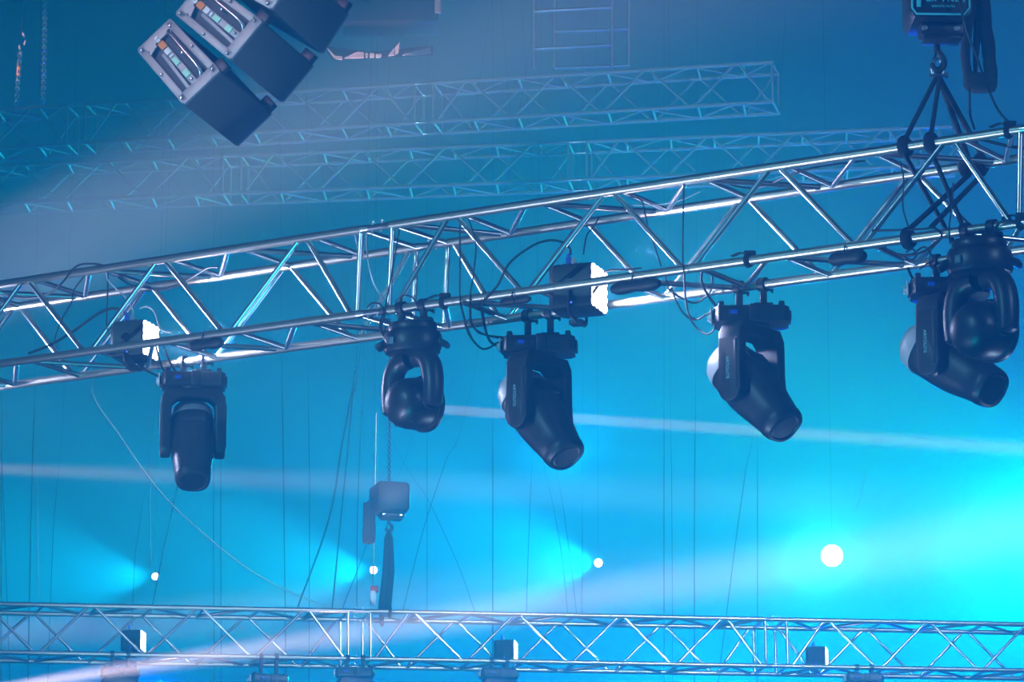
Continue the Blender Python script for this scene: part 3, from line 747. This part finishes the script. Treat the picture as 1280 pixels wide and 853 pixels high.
cable('black cable running straight down to the lone right moving light', Z(830, 330, 9.48, [(455, 80, .0), (440, 180, .2), (470, 280, .5), (540, 400, .8), (630, 520, 1.)]), .005)
cable('thin cable sagging lowest beside the lone right moving light', Z(830, 330, 9.48, [(240, 120, .1), (245, 300, .3), (265, 480, .6), (310, 650, .9), (400, 770, 1.), (510, 835, 1.), (590, 780, 1.), (625, 680, 1.), (640, 620, 1.)]), .0038)
cable('thin pale cable sagging to the lone right moving light, its upper lead', Z(830, 330, 9.48, [(90, 290, .4), (130, 400, .6), (210, 560, .8), (320, 655, 1.), (420, 650, 1.), (500, 600, 1.), (585, 560, 1.)]), .0038)
cable('black cable lying on the top of the near truss left of the slings', Z(900, 180, k, [(-10, 195, .1), (80, 245, .5), (200, 262, .7), (300, 235, .6), (390, 195, .3), (520, 150, .2), (690, 120, .2), (860, 100, .3)]), .0038)
cable('thin cable hanging left of the slings', Z(1080, 140, k, [(215, 295, -.15), (235, 400, -.15), (230, 560, -.15), (262, 680, -.15)]), .003)
cable('thin cable running down between the crossed slings', Z(1080, 140, k, [(530, 420, -.2), (520, 560, -.2), (505, 680, -.2), (510, 780, -.1)]), .003)
cable('black cable tangle under the slings, longest loop', Z(1080, 140, k, [(50, 705), (200, 700), (340, 695), (420, 690, -.1), (460, 740, -.1), (400, 800, 0), (280, 850, .2), (160, 830, .4), (120, 800, .5)]), .004)
cable('small coiled cable under the slings', Z(1080, 140, k, [(250, 830, .5), (290, 815, .5), (310, 850, .5), (270, 885, .5), (240, 850, .5), (290, 840, .5), (360, 800, .4), (400, 870, .4), (330, 930, .5)]), .0035)
cable('black cable lying on the top chord right of the slings', Z(1080, 140, k, [(600, 150, .2), (700, 165, .3), (800, 190, .4), (900, 210, .5), (1000, 215, .6)]), .006)
cable('black cable from the right wash light along the chord', Z(1080, 140, k, [(760, 720, -.1), (800, 660, -.1), (860, 645, -.1), (920, 665, -.05), (1000, 690, 0)]), .005)
cable('black cable dropping from the left truss to the leftmost moving light', [(195, 434, .3), (201, 455, .7), (207, 468, .95)], .004)
cable('second black cable dropping to the leftmost moving light', [(205, 434, .3), (212, 452, .7), (222, 468, .95)], .004)
cable('slanting black cable running to the leftmost moving light from the left', [(165, 448, .5), (184, 464, .8), (204, 473, 1.)], .0045)
cable('short cable from the truss to the moving light behind the right wash light', [(1135, 336, .6), (1143, 352, .9), (1155, 362, 1.)], .005)
# hoist leads, at the hoist's own distance
def free_cable(label, pts, r, m='rubber', name='cable', cat='cable', straight=False):
    w = [P(*p) for p in pts]; sp = w if straight else smooth_path(w, 6)
    bm = bmesh.new(); add_tube(bm, [p - sp[-1] for p in sp], r, 8); o = finish(name, bm, m); o.location = sp[-1]
    return tag(o, label, cat)
dS = (main.at('A', main.t_at('A', 1258)) - EYE).dot(FW)
free_cable('thin hoist cable running past the chain bag down to the top chord', [(1193, -30, dH - .12), (1206, 30, dH - .12), (1222, 75, dH - .1), (1237, 115, dS), (1248, 138, dS), (1260, 152, dS - .03)], .0045)
free_cable('short cable from under the chain bag to the top chord', [(1212, 108, dH), (1212, 130, dH), (1213, 145, dH), (1218, 161, dH - .1)], .0045)

# ------------------------------------------------------------------ ropes and wires hanging in the haze
ROPES = [
    ('thin rope at the very left edge above the lower truss', [(2, 520), (2, 640), (1, 900)], .004, 'rope'),
    ('thin leaning rope second from the left edge', [(3, 590), (6, 670), (14, 900)], .003, 'rope'),
    ('dark upright rope near the left edge, third from it', [(42, 530), (39, 640), (34, 900)], .005, 'rope'),
    ('pale short wire just right of the third rope from the left edge', [(47, 580), (47, 670), (49, 760)], .003, 'wire'),
    ('thin leaning rope above the second node of the lower truss', [(71, 610), (66, 680), (58, 900)], .003, 'rope'),
    ('thin rope left of the leftmost far lamp', [(174, 660), (168, 710), (161, 900)], .003, 'rope'),
    ('pale wire holding the leftmost far lamp', [(188, 600), (188, 660), (189, 712)], .0035, 'wire'),
    ('dark rope leaning past the leftmost far lamp', [(224, 595), (212, 655), (200, 710), (188, 770)], .005, 'rope'),
    ('long pale rope curving down from left of the leftmost moving light to the lower truss', [(115, 490), (150, 545), (192, 605), (240, 655), (320, 718), (408, 760)], .006, 'wire'),
    ('left one of a close pair of ropes below the leftmost moving light', [(267, 600), (267, 680), (268, 900)], .004, 'rope'),
    ('right one of a close pair of ropes below the leftmost moving light', [(276, 600), (276, 680), (277, 900)], .004, 'rope'),
    ('dark upright rope crossing the end of the long curving rope', [(353, 500), (355, 640), (358, 900)], .005, 'rope'),
    ('thin upright rope right of the one that crosses the long curving rope', [(386, 530), (387, 640), (386, 900)], .004, 'rope'),
    ('thick slanting rope left of the far hoist', [(440, 490), (427, 560), (411, 650), (372, 760)], .008, 'rope'),
    ('glinting steep rope between the thick slanting rope and the far chain bag', [(443, 470), (435, 560), (427, 640), (415, 762)], .006, 'rope'),
    ('thin upright rope left of the far chain bag', [(452, 520), (447, 640), (446, 765)], .004, 'rope'),
    ('thin rope leaning down left from the far chain bag', [(459, 680), (448, 710), (427, 764)], .004, 'rope'),
    ('slanting rope right of the far sling', [(556, 580), (530, 660), (503, 766)], .004, 'rope'),
    ('thin rope leaning down right, crossing the slanting rope right of the far sling', [(538, 630), (552, 660), (575, 712), (594, 766)], .003, 'rope'),
    ('thin upright rope right of the far sling', [(534, 560), (534, 660), (534, 766)], .003, 'rope'),
    ('dark upright rope at the middle above the lower truss', [(616, 560), (616, 680), (616, 900)], .005, 'rope'),
    ('thin upright rope left of the middle far lamp', [(663, 620), (660, 700), (658, 768)], .004, 'rope'),
    ('left one of two thin ropes leaning in the beam of the middle far lamp', [(693, 640), (703, 700), (710, 770)], .003, 'rope'),
    ('right one of two thin ropes leaning in the beam of the middle far lamp', [(705, 640), (713, 700), (721, 770)], .003, 'rope'),
    ('thin upright rope right beside the middle far lamp', [(728, 670), (728, 720), (727, 771)], .0035, 'rope'),
    ('thin upright rope left of the dark upright rope right of centre', [(830, 540), (830, 660), (830, 900)], .004, 'rope'),
    ('faint upright rope close left of the dark upright rope right of centre', [(839, 560), (840, 660), (841, 900)], .003, 'rope'),
    ('dark upright rope right of centre', [(869, 540), (868, 660), (868, 900)], .005, 'rope'),
    ('leaning rope left of the brightest far lamp', [(932, 590), (918, 690), (897, 860)], .004, 'rope'),
    ('thin upright rope left of the brightest far lamp', [(947, 590), (947, 680), (947, 900)], .004, 'rope'),
    ('short pale wire above the brightest far lamp', [(1083, 590), (1077, 615), (1070, 640)], .003, 'wire'),
]
for i, (lb, pts, r, m) in enumerate(ROPES):
    d = 36.5 + (i * 7 % 5) * .35
    (xa, ya), (xb, yb) = pts[0], pts[1]; k = (xa - xb) / (yb - ya) if abs(xa - xb) < 40 and i != 8 else .1
    y_t = min(ya - 60, 470); up = [(xa + k * (ya + 120) * .6, -120), (xa + k * (ya - y_t), y_t)]
    w = smooth_path([P(x, y, d) for x, y in up + pts], 6); base = w[-1]
    rr = []
    for q in w:
        y = px(q)[1]; f = min(max((y - (ya - 40)) / 60, 0), 1); rr.append(.0008 + (r - .0008) * f)
    bm = bmesh.new(); add_tube(bm, [q - base for q in w], rr, 6)
    o = finish('rope' if m == 'rope' else 'wire', bm, m); o.location = base; tag(o, lb, 'rope')

# ------------------------------------------------------------------ far lamps
LAMPS = [(194, 721, .036, 'leftmost and smallest far lamp shining in the haze above the lower truss', 47, (-.86, -.45, -.06)),
         (467, 713, .04, 'far lamp shining beside the far chain hoist', 47, (-.88, -.42, -.08)),
         (748, 704, .043, 'far lamp shining at the middle right above the lower truss', 47, (-.88, -.42, -.06)),
         (1040, 695, .105, 'largest and brightest far lamp at the right above the lower truss', 45, (-.55, -.8, -.12))]
LAMP_POS = []
for x, y, r, lb, d, dr in LAMPS:
    c = P(x, y, d); dv = Vector(dr).normalized(); view = (EYE - c).normalized()
    ax = (dv * .35 + view).normalized()
    t = thing('far_spotlight', lb, 'stage light', c, group='far lamps in the haze', rot=ax.to_track_quat('Z', 'Y'))
    bm = bmesh.new(); add_lathe(bm, [(0, -r * 2.2), (r * .6, -r * 2.1), (r * .95, -r * 1.4), (r * 1.02, -.01), (r * 1.04, .0), (r * .98, .004), (r * .98, -.004), (0, -.004)], 24); finish('can', bm, 'black', t)
    bm = bmesh.new(); add_lathe(bm, [(0, r * .28), (r * .5, r * .22), (r * .85, r * .1), (r * .97, .0), (0, -.002)], 24); finish('lit_lens', bm, 'lamp', t)
    bm = bmesh.new(); add_tube(bm, smooth_path([(-r * 1.06, 0, -r), (-r * 1.2, 0, -r * 1.6), (0, 0, -r * 3), (r * 1.2, 0, -r * 1.6), (r * 1.06, 0, -r)], 4), r * .12, 6); finish('bracket', bm, 'dark_metal', t)
    inv = t.rotation_euler.to_matrix().inverted(); bm = bmesh.new(); add_cyl(bm, inv @ Vector((0, 0, r * 1.05)), inv @ Vector((0, 0, 29.9 - c.z)), .002, n=6); finish('suspension_wire', bm, 'rope', t)
    LAMP_POS.append((c + ax * (r * .5 + .02), dv))

# ------------------------------------------------------------------ hall
def wall(name, a, b, c, d, m):
    bm = bmesh.new(); vs = [bm.verts.new(p) for p in (a, b, c, d)]; f = bm.faces.new(vs)
    r = bmesh.ops.extrude_face_region(bm, geom=[f]); n = f.normal.copy()
    f.normal_update(); cen = Vector((0, 35, 12))
    nn = (f.calc_center_median() - cen); k = f.normal if f.normal.dot(nn) > 0 else -f.normal
    bmesh.ops.translate(bm, vec=k * .3, verts=[v for v in r['geom'] if isinstance(v, bmesh.types.BMVert)])
    return tag(finish(name, bm, m, None, False), kind='structure')
X, Y0, Y1, H = 32, -14, 78, 30
wall('floor', (-X, Y0, 0), (X, Y0, 0), (X, Y1, 0), (-X, Y1, 0), 'floor')
wall('ceiling', (-X, Y0, H), (X, Y0, H), (X, Y1, H), (-X, Y1, H), 'wall')
wall('wall_back', (-X, Y1, 0), (X, Y1, 0), (X, Y1, H), (-X, Y1, H), 'wall')
wall('wall_front', (-X, Y0, 0), (X, Y0, 0), (X, Y0, H), (-X, Y0, H), 'wall')
wall('wall_left', (-X, Y0, 0), (-X, Y1, 0), (-X, Y1, H), (-X, Y0, H), 'wall')
wall('wall_right', (X, Y0, 0), (X, Y1, 0), (X, Y1, H), (X, Y0, H), 'wall')

# ------------------------------------------------------------------ haze and light
SIG = .022
wd = bpy.data.worlds.new('hall_haze'); sc.world = wd; wd.use_nodes = True
nt = wd.node_tree; nt.nodes['Background'].inputs['Color'].default_value = (0, 0, 0, 1); nt.nodes['Background'].inputs['Strength'].default_value = 0
vs = nt.nodes.new('ShaderNodeVolumeScatter'); vs.inputs['Density'].default_value = SIG; vs.inputs['Color'].default_value = (.45, 1, 1, 1); vs.inputs['Anisotropy'].default_value = .55
nt.links.new(vs.outputs['Volume'], nt.nodes['World Output'].inputs['Volume'])

def point(name, loc, w, col, r=.3):
    l = bpy.data.lights.new(name, 'POINT'); l.energy = w; l.color = col; l.shadow_soft_size = r
    o = bpy.data.objects.new(name, l); C.objects.link(o); o.location = loc; return o
def spot(name, loc, direc, w, col, deg, blend=.3, r=.05):
    l = bpy.data.lights.new(name, 'SPOT'); l.energy = w; l.color = col; l.spot_size = math.radians(deg); l.spot_blend = blend; l.shadow_soft_size = r
    o = bpy.data.objects.new(name, l); C.objects.link(o); o.location = loc
    o.rotation_euler = Vector(direc).to_track_quat('-Z', 'Y').to_euler(); return o
def beam(name, x0, y0, d0, x1, y1, d1, w, col, deg, blend=.5, r=.03):
    a, b = P(x0, y0, d0), P(x1, y1, d1); return spot(name, a, b - a, w, col, deg, blend, r)
def area(name, loc, direc, w, col, sx, sy, spread=180):
    l = bpy.data.lights.new(name, 'AREA'); l.energy = w; l.color = col; l.shape = 'RECTANGLE'; l.size = sx; l.size_y = sy; l.spread = math.radians(spread)
    o = bpy.data.objects.new(name, l); C.objects.link(o); o.location = loc
    o.rotation_euler = Vector(direc).to_track_quat('-Z', 'Y').to_euler(); return o
CY = (0, .62, 1.); BL = (0, .30, 1.); WV = (.72, .72, 1.)
#LIGHTS
def wash(name, kind, w, rgb, *a):
    k = max(rgb); return kind(name, *a[:2], w * k, tuple(c / k for c in rgb), *a[2:]) if kind is spot else kind(name, a[0], w * k, tuple(c / k for c in rgb), *a[1:])
# one lamp off to the right; other blue and cyan haze fills are added
wash('blue_fill_back', point, 1000, (0, .915, 1.95), P(700, 560, 75), .4)  # added point light that tints the background haze
wash('blue_fill_right_low', point, 1000, (0, .05, 2.15), P(1100, 1100, 42), .4)  # unseen light added to deepen the blue low down at right
for sx in (-1, 1):
    wash('blue_cross_fill', spot, 16000, (0, .04, .68), (11 * sx, 10, 4.3), (-sx, 0, 0), 50, 1., .3)  # added pair that lifts the haze before the near truss
wash('cyan_wash_right', spot, 3000, (0, 1.35, .3), P(1420, 640, 46), (-.8, -.55, -.2), 90, .9, .1)
wash('cyan_fill_behind', spot, 5000, (0, .95, 3.2), P(900, 900, 52), (-.1, -1, -.25), 30, 1., .1)  # unseen spot added for the haze gradient
wash('blue_fill_left', spot, 5000, (0, .05, 1.1), P(200, 850, 60), (0, -1, -.42), 36, 1., .1)  # added blue for the haze at lower left
wash('cyan_fill_far_right', spot, 5000, (0, 2.4, 2.2), P(1330, 640, 66), (-.15, -1, -.42), 44, 1., .1)  # added fill, its cone leaves the upper haze darker
wash('blue_fill_far_right', spot, 5000, (0, .2, 2.3), P(1330, 640, 66), (-.15, -1, -.3), 40, 1., .1)  # blue partner of the added cyan fill
for i, (c, dv) in enumerate(LAMP_POS):
    wash('far_lamp_beam', spot, 700, ((0, 3.9, 6.2), (0, 5., 7.), (0, 5.2, 9.5), (.02, 1.1, 1.))[i], c, dv, (70, 75, 85, 130)[i], .7, .04)
# white beams through the haze
wash('white_beam_broad', spot, 20000, (8.6, 5.0, 6.0), P(-80, 372, 27), P(640, 45, 32) - P(-80, 372, 27), 12, 1., .36)
def shaft(x0, y0, d0, x1, y1, d1, w, col, size, spread):
    a, b = P(x0, y0, d0), P(x1, y1, d1); return area('white_beam', a, b - a, w, col, size, size, spread)
shaft(549, 512, 26, 1290, 562, 26, 19, (1., .32, .35), .05, 1.6)
shaft(-160, 580, 26, 480, 606, 28, 24, (1., .32, .35), .05, 3.5)
shaft(-100, 876, 30, 1000, 706, 31.5, 150, (1., .48, .55), .05, 4.5)
shaft(-250, 812, 38, 600, 745, 40, 80, (1., .48, .55), .2, 6)
# floodlights on the near truss
for p, yaw, s in LEDS:
    d = Vector((math.cos(yaw), math.sin(yaw), 0))
    area('flood_led', p + d * .125 * s + Vector((0, 0, .095 * s)), d + Vector((0, 0, .05)), 14, (.5, .68, 1.), .14, .14, 105)
d = Vector((math.cos(-.35), math.sin(-.35), 0))
area('flood_led', on_truss(main, -95, 480, .5), d, 14, (.5, .68, 1.), .14, .14, 105)
# white and cyan light from the stage floor on the trusses, then added spots
spot('stage_white', (-7, 15, .5), Vector((0, 18.2, 6.2)) - Vector((-7, 15, .5)), 3400, (.42, .65, 1.), 32, .6, .3)
spot('stage_white', (5, 22, .5), Vector((.5, 17.6, 6.2)) - Vector((5, 22, .5)), 900, (.35, .7, 1.), 36, .6, .3)
spot('cyan_side', (-3, 13, 1.), Vector((0, 18, 6.2)) - Vector((-3, 13, 1.)), 800, (0, .85, 1.), 60, .6, .2)
spot('stage_white_far', (-3, 21, .5), Vector((0, 34, 7.4)) - Vector((-3, 21, .5)), 11000, (.22, .75, 1.), 28, .5, .2)
spot('side_white', (-9, 10, 12), P(260, 60, 20.2) - Vector((-9, 10, 12)), 3000, (.85, .8, 1.), 11, .4, .2)  # unseen spot added to brighten the speaker side plates
spot('cabinet_white', (-1.5, 31, 1), P(478, 35, 36.) - Vector((-1.5, 31, 1)), 9000, (.9, .9, .9), 4.5, .5, .1)  # added only to brighten the hanging box
spot('high_cyan', (-9, 9, 9.5), Vector((0, 20, 6.5)) - Vector((-9, 9, 9.5)), 2600, (.22, .8, 1.), 44, .6, .3)  # unseen high spot added for highlights on upright tubes
spot('high_white', (9, 7, 10.5), Vector((0, 18.5, 6.5)) - Vector((9, 7, 10.5)), 2000, (.3, .7, 1.), 40, .6, .3)  # added from the right to lighten the near truss braces
spot('high_white', (7, 20, 12), Vector((0, 34, 7.3)) - Vector((7, 20, 12)), 9000, (.32, .75, 1.), 30, .5, .3)  # added for bright posts on the lower truss
spot('chain_white', (-12, 30, 6), P(38, 72, 40.8) - Vector((-12, 30, 6)), 14000, (.95, .9, .85), 2.8, .4, .1)  # narrow spot added to brighten the far chains
#ENDLIGHTS
sc.view_settings.view_transform = 'Standard'; sc.view_settings.look = 'None'; sc.view_settings.exposure = .12; sc.view_settings.gamma = 1
sc.view_settings.use_curve_mapping = False
sc.cycles.use_denoising = True
sc.cycles.volume_bounces = 0; sc.cycles.max_bounces = 4; sc.cycles.diffuse_bounces = 2; sc.cycles.glossy_bounces = 3
sc.cycles.sample_clamp_indirect = 4
